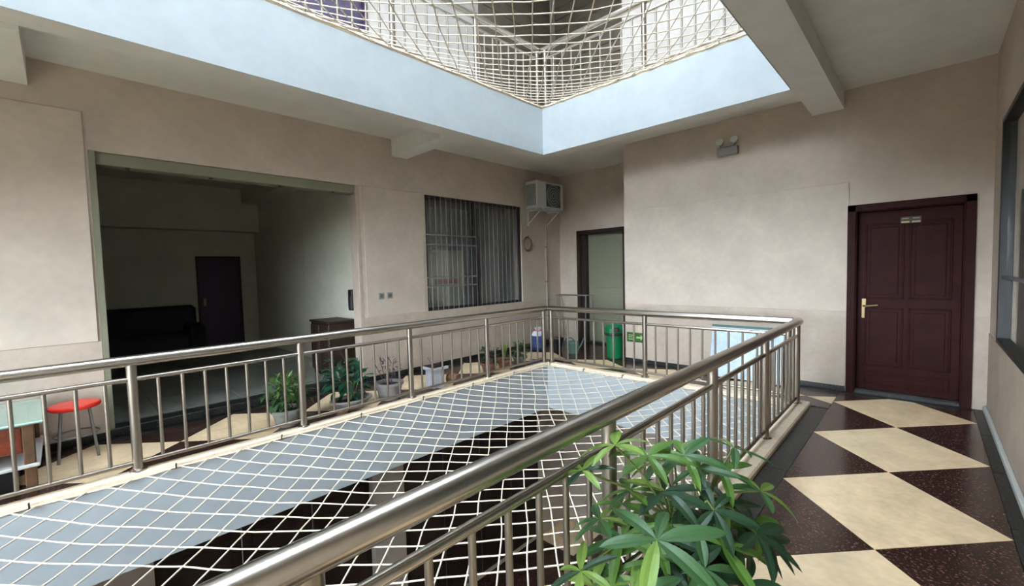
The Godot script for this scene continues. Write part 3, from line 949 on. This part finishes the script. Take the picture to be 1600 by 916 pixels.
# ------------------------------------------------------------------ fittings on walls
func build_fittings():
	# air conditioner outdoor unit
	var a := thing("air_conditioner", "white outdoor air conditioner unit high on the left wall in the corner", "air conditioner", V(XW, 2.62, -6.62))
	obj("body", box_mesh(V(0.06, 0.05, -0.40), V(0.36, 0.56, 0.40), 0.012), M.ac_white, a)
	var fr := obj("fan_grille", box_mesh(V(0.36, 0.09, -0.30), V(0.366, 0.52, 0.14), 0.002), M.ac_grey, a)
	for k in 4:
		var pts := []
		for i in 25:
			var t := TAU * i / 24
			pts.append(V(0.37, 0.305 + (0.05 + k * 0.05) * sin(t), -0.08 + (0.05 + k * 0.05) * cos(t)))
		obj("ring", tube_mesh(pts, 0.004, 5), M.ac_white, fr)
	for k in 7:
		obj("vent_slot", box_mesh(V(0.09 + k * 0.035, 0.1, 0.40), V(0.108 + k * 0.035, 0.5, 0.403)), M.ac_grey, a)
	for z in [-0.28, 0.28]:
		obj("bracket", boxes_mesh([[V(0.0, 0.01, z - 0.015), V(0.38, 0.045, z + 0.015)], [V(0.0, -0.25, z - 0.015), V(0.03, 0.05, z + 0.015)]], 0.003), M.ac_white, a)
		obj("strut", tube_mesh([V(0.02, -0.22, z), V(0.34, 0.02, z)], 0.01, 6), M.ac_white, a)
	var dp := thing("drain_pipe", "thin pale pipe running down the wall below the air conditioner", "pipe", V(XW, 0.25, -6.86))
	obj("pipe", tube_mesh([V(0.06, 2.41, 0), V(0.05, 2.3, 0), V(0.025, 2.1, 0), V(0.025, 0.0, 0)], 0.012, 8), M.pipe, dp)
	for k in 3:
		obj("clip", box_mesh(V(0.0, 0.3 + k * 0.7, -0.02), V(0.04, 0.33 + k * 0.7, 0.02), 0.003), M.plastic_grey, dp)
	# coil of cable on the wall
	var c := thing("cable_coil", "brown coil of cable hanging under the air conditioner", "cable", V(XW + 0.03, 2.02, -6.28))
	for k in 3:
		var pts := []
		for i in 25:
			var t := TAU * i / 24
			pts.append(V(0.01 * k, 0.13 * sin(t) - 0.01 * k, (0.10 + 0.008 * k) * cos(t)))
		obj("loop", tube_mesh(pts, 0.008, 6), M.coil, c)
	obj("hook", tube_mesh([V(-0.025, 0.13, 0), V(0.03, 0.13, 0), V(0.035, 0.16, 0)], 0.006, 6), M.dark_metal, c)
	# sockets
	for k in 2:
		var s := thing("wall_socket", "grey wall socket right of the lobby opening, %s of the pair" % ["left", "right"][k], "socket", V(XW + 0.012, 1.19, -3.15 - k * 0.13), 0.0, "wall sockets right of the lobby opening")
		obj("plate", box_mesh(V(0, -0.043, -0.043), V(0.01, 0.043, 0.043), 0.003), M.plastic_grey, s)
		obj("insert", box_mesh(V(0.01, -0.024, -0.024), V(0.013, 0.024, 0.024), 0.001), M.ac_grey, s)
	# emergency light
	var e := thing("emergency_light", "twin headed emergency light high on the far wall", "light fitting", V(-1.93, 3.02, ZW))
	obj("case", box_mesh(V(-0.13, -0.06, 0.0), V(0.13, 0.05, 0.07), 0.01), M.plastic_grey, e)
	for s in [-1, 1]:
		var h := obj("lamp_head", lathe_mesh([Vector2(0.0, -0.04), Vector2(0.03, -0.04), Vector2(0.05, 0.03), Vector2(0.045, 0.035), Vector2(0.0, 0.03)], 14), M.plastic_white, e, V(0.09 * s, 0.12, 0.04), Basis(Vector3.RIGHT, 1.3))
		obj("stalk", tube_mesh([V(0.09 * s, 0.04, 0.035), V(0.09 * s, 0.10, 0.035)], 0.012, 6), M.plastic_grey, e)
	# green low level sign
	var g := thing("exit_sign", "small green wayfinding sign low on the far wall beside the green bin", "sign", V(-3.29, 0.40, ZW + 0.01))
	obj("plate", box_mesh(V(-0.16, -0.075, 0), V(0.16, 0.075, 0.012), 0.003), M.sign_green, g)
	obj("mark", boxes_mesh([[V(-0.13, 0.025, 0.012), V(-0.03, 0.038, 0.014)], [V(-0.13, -0.005, 0.012), V(-0.06, 0.008, 0.014)], [V(-0.13, -0.04, 0.012), V(-0.03, -0.027, 0.014)]]), M.sign_pale, g)
	var ar := st_new()
	flat(ar, [V(0.13, 0.0, 0.0135), V(0.08, 0.045, 0.0135), V(0.08, -0.045, 0.0135)], Vector3.BACK)
	add_box(ar, V(0.01, -0.014, 0.012), V(0.08, 0.014, 0.0135))
	obj("arrow", ar.commit(), M.sign_pale, g)

# ------------------------------------------------------------------ things on the galleries
func leaf_blade(st: SurfaceTool, root: Vector3, dir: Vector3, nrm: Vector3, ln: float, wd: float, droop: float, segs := 4):
	var side := dir.cross(nrm).normalized()
	var prev := []
	for i in segs + 1:
		var t := float(i) / segs
		var w := wd * 0.5 * pow(sin(PI * clampf(0.06 + t * 0.94, 0, 1)), 0.8) * (1.0 - 0.25 * t)
		var p := root + dir * ln * t - nrm * droop * ln * t * t
		var row := [p - side * w + nrm * w * 0.25, p, p + side * w + nrm * w * 0.25]
		if i > 0:
			for k in 2:
				var n: Vector3 = (nrm + side * (0.25 if k == 0 else -0.25) + dir * droop * t).normalized()
				tri(st, prev[k], prev[k + 1], row[k + 1], n, n, n)
				tri(st, prev[k], row[k + 1], row[k], n, n, n)
		prev = row

func bush(parent: Node3D, called: String, m: Material, c: Vector3, rad: Vector3, count: int, ln: float, wd: float):
	var st := st_new()
	for i in count:
		var d := V(rng.randfn(), rng.randfn() * 0.8 + 0.35, rng.randfn()).normalized()
		var r := pow(rng.randf(), 0.4)
		var p := c + d * rad * r
		var dir := (d + V(rng.randfn(), rng.randfn(), rng.randfn()) * 0.45).normalized()
		var n := (Vector3.UP + d * 0.3 + V(rng.randfn(), 0, rng.randfn()) * 0.25)
		n = (n - dir * n.dot(dir)).normalized()
		leaf_blade(st, p, dir, n, ln * rng.randf_range(0.7, 1.25), wd * rng.randf_range(0.7, 1.2), 0.25, 3)
	return obj(called, st.commit(), m, parent)

func pot_round(t: Node3D, r0: float, r1: float, h: float, m: Material):
	obj("pot", lathe_mesh([Vector2(0, 0), Vector2(r0, 0), Vector2(r0 * 1.02, 0.01), Vector2(r1, h - 0.03), Vector2(r1 + 0.015, h - 0.028), Vector2(r1 + 0.015, h), Vector2(r1 - 0.015, h), Vector2(r1 - 0.02, h - 0.035), Vector2(0, h - 0.035)], 24), m, t)
	obj("soil", lathe_mesh([Vector2(r1 - 0.02, h - 0.034), Vector2(r1 * 0.5, h - 0.022), Vector2(0, h - 0.018)], 18), M.soil, t)

func build_gallery_things():
	var gx := -4.66
	# leafy plant in a stone pot
	var t := thing("potted_plant", "bushy green plant in a rough grey stone pot behind the left railing", "plant", V(gx, 0, -1.52), 0.0, "pots along the left railing")
	pot_round(t, 0.10, 0.14, 0.17, M.stone_pot)
	bush(t, "foliage", M.leaf[1], V(0, 0.30, 0), V(0.20, 0.16, 0.24), 150, 0.09, 0.045)
	bush(t, "foliage", M.leaf[0], V(0.02, 0.42, 0), V(0.12, 0.12, 0.12), 60, 0.08, 0.04)
	for k in 5:
		obj("stem", tube_mesh([V(0, 0.14, 0), V(rng.randfn() * 0.05, 0.38, rng.randfn() * 0.05)], 0.005, 5), M.stem, t)
	# broad leaved plant in a low basin
	t = thing("potted_plant", "dark teal broad leaved plant in a low pale basin behind the left railing", "plant", V(gx, 0, -2.2), 0.0, "pots along the left railing")
	obj("basin", lathe_mesh([Vector2(0, 0), Vector2(0.13, 0), Vector2(0.19, 0.10), Vector2(0.21, 0.10), Vector2(0.21, 0.115), Vector2(0.18, 0.115), Vector2(0.15, 0.07), Vector2(0, 0.07)], 28, Vector2(0.8, 1.15)), M.grey_pot, t)
	obj("soil", lathe_mesh([Vector2(0.16, 0.08), Vector2(0, 0.1)], 18, Vector2(0.8, 1.15)), M.soil, t)
	bush(t, "foliage", M.teal_leaf, V(-0.06, 0.27, 0), V(0.12, 0.17, 0.24), 80, 0.14, 0.085)
	bush(t, "foliage", M.leaf[3], V(-0.16, 0.42, 0.06), V(0.13, 0.16, 0.18), 40, 0.12, 0.05)
	for k in 6:
		obj("stem", tube_mesh([V(0, 0.08, 0), V(rng.randfn() * 0.07, 0.3, rng.randfn() * 0.07)], 0.006, 5), M.stem, t)
	# ring handle lying by the basin
	var rg := thing("hose_ring", "small coiled brown hose lying at the foot of the left railing", "hose", V(-4.50, 0.02, -2.02))
	for k in 2:
		var pts := []
		for i in 21:
			var a := TAU * i / 20
			pts.append(V(0.045 * cos(a), 0.018 * k, 0.045 * sin(a)))
		obj("loop", tube_mesh(pts, 0.013, 7), M.coil, rg)
	# sparse purple plant in a grey pot
	t = thing("potted_plant", "sparse purplish plant in a round grey pot behind the left railing", "plant", V(gx, 0, -2.68), 0.0, "pots along the left railing")
	pot_round(t, 0.12, 0.155, 0.20, M.grey_pot)
	for k in 7:
		var e := V(rng.randfn() * 0.08, rng.randf_range(0.36, 0.52), rng.randfn() * 0.08)
		obj("stem", tube_mesh([V(e.x * 0.3, 0.17, e.z * 0.3), e], 0.004, 5), M.purple_leaf, t)
	bush(t, "foliage", M.purple_leaf, V(0, 0.36, 0), V(0.14, 0.14, 0.16), 50, 0.07, 0.02)
	# white square pot
	t = thing("flower_pot", "tall white square flower pot with wide rim behind the left railing", "pot", V(gx + 0.02, 0, -3.34), 0.0, "pots along the left railing")
	var st := st_new()
	for q in [[0.085, 0.0, 0.095, 0.24], [0.13, 0.24, 0.13, 0.275]]:
		add_box(st, V(-q[0], q[1], -q[0]), V(q[2], q[3], q[2]), 0.008)
	obj("pot", st.commit(), M.white_pot, t)
	obj("soil", box_mesh(V(-0.10, 0.275, -0.10), V(0.10, 0.282, 0.10)), M.soil, t)
	for k in 5:
		var e := V(rng.randfn() * 0.07, rng.randf_range(0.33, 0.42), rng.randfn() * 0.07)
		obj("stem", tube_mesh([V(e.x * 0.3, 0.28, e.z * 0.3), e], 0.003, 5), M.bark, t)
	# terracotta pot tipped beside it
	t = thing("flower_pot", "small terracotta pot lying beside the white pot", "pot", V(gx + 0.05, 0.075, -3.62), 0.0, "pots along the left railing")
	obj("pot", lathe_mesh([Vector2(0, -0.07), Vector2(0.05, -0.07), Vector2(0.07, 0.05), Vector2(0.08, 0.05), Vector2(0.08, 0.075), Vector2(0.065, 0.075), Vector2(0.045, -0.05), Vector2(0, -0.05)], 20), M.terracotta, t, Vector3.ZERO, Basis(Vector3(0.3, 0, 1).normalized(), 1.5))
	# plants near the far corner
	var far := [["upright green plant in a terracotta pot near the far left corner", -4.35, M.leaf[3], 0.34], ["pale spiky plant in a terracotta pot near the far left corner", -4.68, M.leaf[2], 0.36], ["low green shrub in a pale pot, nearest the railing corner", -5.03, M.leaf[1], 0.28]]
	var i := 0
	for q in far:
		t = thing("potted_plant", q[0], "plant", V(gx - 0.03, 0, q[1]), 0.0, "pots along the left railing")
		pot_round(t, 0.08, 0.11, 0.14, [M.terracotta, M.terracotta, M.stone_pot][i])
		if i == 1:
			var sp := st_new()
			for k in 16:
				var a := TAU * k / 16 + rng.randf() * 0.3
				var dir := V(cos(a) * 0.4, 1.0, sin(a) * 0.4).normalized()
				var n := V(-cos(a), 0.4, -sin(a))
				n = (n - dir * n.dot(dir)).normalized()
				leaf_blade(sp, V(0, 0.12, 0), dir, n, rng.randf_range(0.2, 0.32), 0.035, -0.15, 4)
			obj("foliage", sp.commit(), q[2], t)
		else:
			bush(t, "foliage", q[2], V(0, 0.22, 0), V(0.14, q[3] * 0.45, 0.16), 90, 0.08, 0.04)
		obj("stem", tube_mesh([V(0, 0.1, 0), V(0.01, 0.22, 0.01)], 0.007, 5), M.stem, t)
		i += 1
	# green bin
	t = thing("litter_bin", "green plastic litter bin at the corner of the recess", "bin", V(-3.74, 0, -6.36))
	st = st_new()
	var pr := [Vector2(0, 0), Vector2(0.115, 0), Vector2(0.125, 0.01), Vector2(0.15, 0.42), Vector2(0.165, 0.43), Vector2(0.165, 0.46), Vector2(0.14, 0.46), Vector2(0.115, 0.02), Vector2(0, 0.02)]
	obj("body", lathe_mesh(pr, 28), M.green_plastic, t)
	obj("lid", lathe_mesh([Vector2(0.168, 0.455), Vector2(0.165, 0.50), Vector2(0.12, 0.56), Vector2(0.0, 0.585)], 28), M.green_plastic, t)
	obj("flap", box_mesh(V(0.0, 0.455, 0.115), V(0.115, 0.53, 0.165), 0.01), M.black, t, Vector3.ZERO, Basis(Vector3.UP, 0.25))
	obj("liner", lathe_mesh([Vector2(0.169, 0.435), Vector2(0.172, 0.41), Vector2(0.168, 0.39)], 28), M.dark_metal, t)
	# pale blue board
	t = thing("foam_board", "pale blue board leaning against the far wall behind the railing", "board", V(-1.68, 0.0, ZW + 0.21), 0.0)
	var bb := Basis(Vector3.RIGHT, -0.2)
	obj("panel", box_mesh(V(-0.43, 0.005, -0.02), V(0.43, 0.70, 0.02), 0.006), M.blue_board, t, V(0, 0.005, 0.0), bb)
	obj("edge_tape", box_mesh(V(-0.43, 0.67, -0.023), V(0.43, 0.703, 0.023), 0.004), M.teal, t, V(0, 0.005, 0.0), bb)
	# blue and white sack, black bucket, teal watering can
	t = thing("sack", "blue and white woven sack standing in the far left corner", "sack", V(-5.28, 0, -6.2))
	obj("bag", lathe_mesh([Vector2(0, 0), Vector2(0.13, 0), Vector2(0.165, 0.05), Vector2(0.16, 0.2), Vector2(0.13, 0.28), Vector2(0.06, 0.33)], 16, Vector2(1.0, 0.85)), M.blue_sack, t)
	obj("neck", lathe_mesh([Vector2(0.13, 0.27), Vector2(0.10, 0.34), Vector2(0.05, 0.36), Vector2(0.08, 0.42), Vector2(0.03, 0.41), Vector2(0, 0.36)], 12), M.sack_white, t)
	obj("tie", lathe_mesh([Vector2(0.058, 0.35), Vector2(0.066, 0.36), Vector2(0.058, 0.37)], 12), M.red_plastic, t)
	t = thing("bucket", "black plastic bucket beside the blue sack", "bucket", V(-4.92, 0, -6.28))
	obj("body", lathe_mesh([Vector2(0, 0), Vector2(0.10, 0), Vector2(0.135, 0.22), Vector2(0.145, 0.22), Vector2(0.145, 0.24), Vector2(0.125, 0.24), Vector2(0.09, 0.02), Vector2(0, 0.02)], 22), M.black, t)
	var hp := []
	for k in 13:
		var a := PI * k / 12
		hp.append(V(0.135 * cos(a), 0.22 + 0.04 * sin(a), 0.11 * sin(a)))
	obj("handle", tube_mesh(hp, 0.004, 5), M.bar, t)
	t = thing("watering_can", "dull teal watering can in front of the recess", "watering can", V(-4.55, 0, -6.3))
	obj("body", lathe_mesh([Vector2(0, 0), Vector2(0.1, 0), Vector2(0.105, 0.18), Vector2(0.09, 0.21), Vector2(0.06, 0.215), Vector2(0.055, 0.19), Vector2(0, 0.19)], 20), M.teal, t)
	obj("spout", tube_mesh([V(0.09, 0.06, 0), V(0.17, 0.16, 0), V(0.23, 0.27, 0)], 0.016, 8), M.teal, t)
	obj("rose", lathe_mesh([Vector2(0, 0), Vector2(0.018, 0), Vector2(0.035, 0.03), Vector2(0, 0.034)], 12), M.teal, t, V(0.225, 0.262, 0), Basis(Vector3.BACK, -0.8))
	obj("handle", tube_mesh([V(-0.09, 0.05, 0), V(-0.17, 0.12, 0), V(-0.16, 0.24, 0), V(-0.05, 0.27, 0), V(0.05, 0.21, 0)], 0.01, 7), M.teal, t)
	# folding drying rack against the recess wall
	t = thing("drying_rack", "thin metal drying rack standing in the recess", "rack", V(-5.28, 0, -7.12))
	for zz in [-0.1, 0.1]:
		obj("rail", tube_mesh([V(-0.22, 0.98, zz), V(0.55, 0.98, zz)], 0.009, 6), M.bar, t)
		for xx in [-0.2, 0.53]:
			obj("leg", tube_mesh([V(xx, 0.0, zz * 1.4), V(xx, 0.98, zz)], 0.009, 6), M.bar, t)
	for xx in [-0.2, 0.53]:
		obj("cross_rail", tube_mesh([V(xx, 0.98, -0.1), V(xx, 0.98, 0.1)], 0.008, 6), M.bar, t)
	# red stool
	t = thing("stool", "round red topped stool with thin grey legs by the left wall", "stool", V(-5.25, 0, -0.03))
	obj("seat", lathe_mesh([Vector2(0, 0.425), Vector2(0.155, 0.425), Vector2(0.165, 0.435), Vector2(0.165, 0.452), Vector2(0.155, 0.462), Vector2(0, 0.466)], 28), M.red_plastic, t)
	for k in 4:
		var a := PI / 4 + PI / 2 * k
		var leg := obj("leg", tube_mesh([V(cos(a) * 0.12, 0.425, sin(a) * 0.12), V(cos(a) * 0.17, 0.0, sin(a) * 0.17)], 0.011, 7), M.bar, t)
	var rp := []
	for k in 25:
		var a := TAU * k / 24
		rp.append(V(cos(a) * 0.142, 0.2, sin(a) * 0.142))
	obj("ring", tube_mesh(rp, 0.007, 6), M.bar, t)
	# tea table with glass top
	t = thing("tea_table", "glass topped wooden tea table with a lower shelf by the left railing", "table", V(-5.06, 0, 0.75))
	obj("table_top", box_mesh(V(-0.46, 0.49, -0.62), V(0.46, 0.51, 0.7), 0.008), M.glass_green, t)
	for xx in [-0.40, 0.34]:
		for zz in [-0.56, 0.58]:
			obj("leg", box_mesh(V(xx, 0, zz), V(xx + 0.06, 0.488, zz + 0.06), 0.006), M.table_wood, t)
	obj("apron", box_mesh(V(-0.39, 0.28, -0.50), V(0.385, 0.46, 0.60), 0.006), M.table_red, t)
	obj("lower_shelf", box_mesh(V(-0.42, 0.17, -0.58), V(0.42, 0.195, 0.66), 0.006), M.plastic_white, t)
	obj("stand", box_mesh(V(-0.34, 0.0, -0.45), V(0.33, 0.168, 0.56), 0.01), M.black, t)

# ------------------------------------------------------------------ money tree in the foreground
func leaflet_mesh(ln: float, wd: float, droop: float) -> ArrayMesh:
	# lies along +x, faces +y
	var st := st_new()
	var n := 8
	var rows := []
	var nor := []
	for i in n + 1:
		var t := float(i) / n
		var w := wd * 0.5 * (pow(t, 0.85) * pow(1.0 - t, 0.8) * 2.25 + 0.02 * (1.0 - t))
		var x := ln * (t - 0.08 * droop * t * t)
		var y := ln * (0.10 * t - droop * t * t)
		var row := []
		for k in 5:
			var s := (k - 2) * 0.5
			row.append(V(x, y + absf(s) * w * 0.35 - s * s * w * 0.12, s * w))
		rows.append(row)
	for i in n:
		for k in 4:
			var a: Vector3 = rows[i][k]
			var b: Vector3 = rows[i + 1][k]
			var c: Vector3 = rows[i + 1][k + 1]
			var d: Vector3 = rows[i][k + 1]
			var nn := (c - a).cross(b - d)
			if nn.length() < 1e-12:
				nn = Vector3.UP
			nn = nn.normalized()
			if nn.y < 0:
				nn = -nn
			tri(st, a, b, c, nn, nn, nn)
			tri(st, a, c, d, nn, nn, nn)
	return st.commit()

func build_foreground_plant():
	var base := V(-0.66, 0, -1.75)
	var t := thing("money_tree", "money tree with large palmate green leaves in a dark pot by the corridor railing", "plant", base)
	var r1 := 0.17
	var h := 0.38
	obj("pot", lathe_mesh([Vector2(0, 0), Vector2(0.12, 0), Vector2(0.125, 0.01), Vector2(r1 - 0.01, h - 0.04), Vector2(r1, h - 0.035), Vector2(r1, h), Vector2(r1 - 0.02, h), Vector2(r1 - 0.03, h - 0.05), Vector2(0, h - 0.05)], 32), M.dark_pot, t)
	obj("soil", lathe_mesh([Vector2(r1 - 0.03, h - 0.048), Vector2(0, h - 0.03)], 20), M.soil, t)
	var shapes := [leaflet_mesh(1.0, 0.34, 0.22), leaflet_mesh(1.0, 0.30, 0.38), leaflet_mesh(1.0, 0.38, 0.12)]
	# trunks
	var tops := []
	for k in 4:
		var a := TAU * k / 4 + 0.5
		var top := V(0.07 * cos(a), rng.randf_range(0.45, 0.6), 0.10 * sin(a) + 0.08)
		obj("trunk", tube_mesh([V(0.04 * cos(a), h - 0.06, 0.04 * sin(a)), V(0.055 * cos(a), 0.42, 0.07 * sin(a) + 0.03), top], 0.016, 8, 0.009), M.bark, t)
		tops.append(top)
	# hubs of the leaves in world coordinates: [hub, tilt direction, leaflet length, colour]
	var hubs := [
		[V(-0.62, 0.61, -1.30), V(0.10, 1.0, 0.22), 0.225, 1],
		[V(-0.84, 0.83, -1.42), V(-0.2, 1.0, 0.1), 0.16, 2],
		[V(-0.80, 0.74, -1.60), V(0.0, 1.0, 0.1), 0.18, 0],
		[V(-0.70, 0.73, -1.72), V(0.1, 1.0, 0.3), 0.17, 0],
		[V(-0.72, 0.63, -1.58), V(0.0, 1.0, 0.2), 0.18, 2],
		[V(-0.60, 0.66, -1.84), V(0.2, 1.0, 0.1), 0.16, 0],
		[V(-0.55, 0.60, -1.62), V(0.3, 0.9, 0.3), 0.18, 3],
		[V(-0.50, 0.52, -1.55), V(0.4, 0.9, 0.2), 0.19, 3],
		[V(-0.44, 0.50, -1.74), V(0.5, 0.9, 0.0), 0.17, 3],
		[V(-0.78, 0.52, -1.36), V(-0.2, 1.0, 0.3), 0.17, 0],
		[V(-0.80, 0.42, -1.20), V(-0.2, 0.9, 0.4), 0.17, 2],
		[V(-0.66, 0.44, -1.22), V(0.0, 1.0, 0.5), 0.18, 1],
		[V(-0.52, 0.44, -1.34), V(0.3, 1.0, 0.4), 0.18, 3],
		[V(-0.58, 0.72, -1.95), V(0.2, 1.0, -0.2), 0.15, 1],
		[V(-0.84, 0.64, -1.78), V(-0.3, 1.0, 0.0), 0.16, 1],
		[V(-0.70, 0.52, -1.46), V(0.0, 1.0, 0.2), 0.18, 3],
		[V(-0.46, 0.60, -1.88), V(0.4, 1.0, -0.1), 0.15, 1],
		[V(-0.42, 0.42, -1.56), V(0.5, 0.8, 0.2), 0.17, 3],
		[V(-0.60, 0.52, -1.74), V(0.2, 1.0, 0.2), 0.17, 1],
		[V(-0.86, 0.56, -1.50), V(-0.3, 1.0, 0.1), 0.16, 0],
		[V(-0.74, 0.36, -1.34), V(0.0, 1.0, 0.3), 0.18, 0],
		[V(-0.58, 0.36, -1.44), V(0.2, 1.0, 0.3), 0.18, 1],
		[V(-0.50, 0.38, -1.92), V(0.4, 0.8, -0.1), 0.15, 3],
		[V(-0.66, 0.40, -1.52), V(0.0, 1.0, 0.2), 0.19, 3],
		[V(-0.81, 0.50, -1.14), V(-0.2, 1.0, 0.3), 0.13, 2],
		[V(-0.76, 0.45, -1.27), V(-0.1, 1.0, 0.4), 0.15, 0],
		[V(-0.87, 0.56, -1.35), V(-0.3, 1.0, 0.2), 0.13, 1],
		[V(-0.66, 0.67, -1.77), V(0.0, 1.0, 0.3), 0.15, 1],
		[V(-0.77, 0.69, -1.78), V(-0.1, 1.0, 0.3), 0.15, 0],
		[V(-0.58, 0.51, -1.87), V(0.3, 1.0, 0.1), 0.15, 3],
		[V(-0.48, 0.48, -1.85), V(0.5, 0.9, 0.0), 0.16, 3],
		[V(-0.51, 0.50, -1.42), V(0.3, 1.0, 0.3), 0.15, 1],
		[V(-0.68, 0.56, -1.61), V(0.0, 1.0, 0.2), 0.16, 3],
		[V(-0.84, 0.61, -1.53), V(-0.2, 1.0, 0.1), 0.14, 0],
		[V(-0.51, 0.42, -1.76), V(0.4, 0.9, 0.1), 0.16, 1],
		[V(-0.43, 0.41, -1.87), V(0.6, 0.8, 0.0), 0.15, 3],
		[V(-0.90, 0.76, -1.29), V(-0.2, 1.0, 0.2), 0.13, 2]]
	var idx := 0
	for q in hubs:
		var hub: Vector3 = q[0] - base
		var up: Vector3 = q[1].normalized()
		var top: Vector3 = tops[idx % 4]
		for tp in tops:
			if tp.distance_to(hub) < top.distance_to(hub):
				top = tp
		var mid := top.lerp(hub, 0.5) + V(0, 0.03, 0)
		if hub.y < top.y - 0.05:
			top = V(top.x * 0.8, lerpf(0.36, top.y, 0.3), top.z * 0.7)
			mid = top.lerp(hub, 0.5) + V(0, 0.04, 0)
		var leaf := obj("leaf", tube_mesh([top, mid, hub], 0.0045, 6), M.stem, t)
		var side := up.cross(Vector3(0.3, 0.1, 1)).normalized()
		var fwd := side.cross(up).normalized()
		var n := 6 if idx % 3 != 1 else 5
		var start := rng.randf() * TAU if idx > 0 else 0.55
		for k in n:
			var a := start + TAU * k / n + (rng.randf_range(-0.12, 0.12) if idx > 0 else 0.0)
			var dir := (side * cos(a) + fwd * sin(a)).normalized()
			var z := dir.cross(up).normalized()
			var L: float = q[2] * rng.randf_range(0.85, 1.1)
			var b := Basis(dir * L, up * L, z * L)
			var ci: int = q[3]
			if rng.randf() < 0.25:
				ci = (ci + 1) % 4
			obj("leaflet", shapes[(idx + k) % 3], M.leaf[ci], leaf, hub, b)
		idx += 1
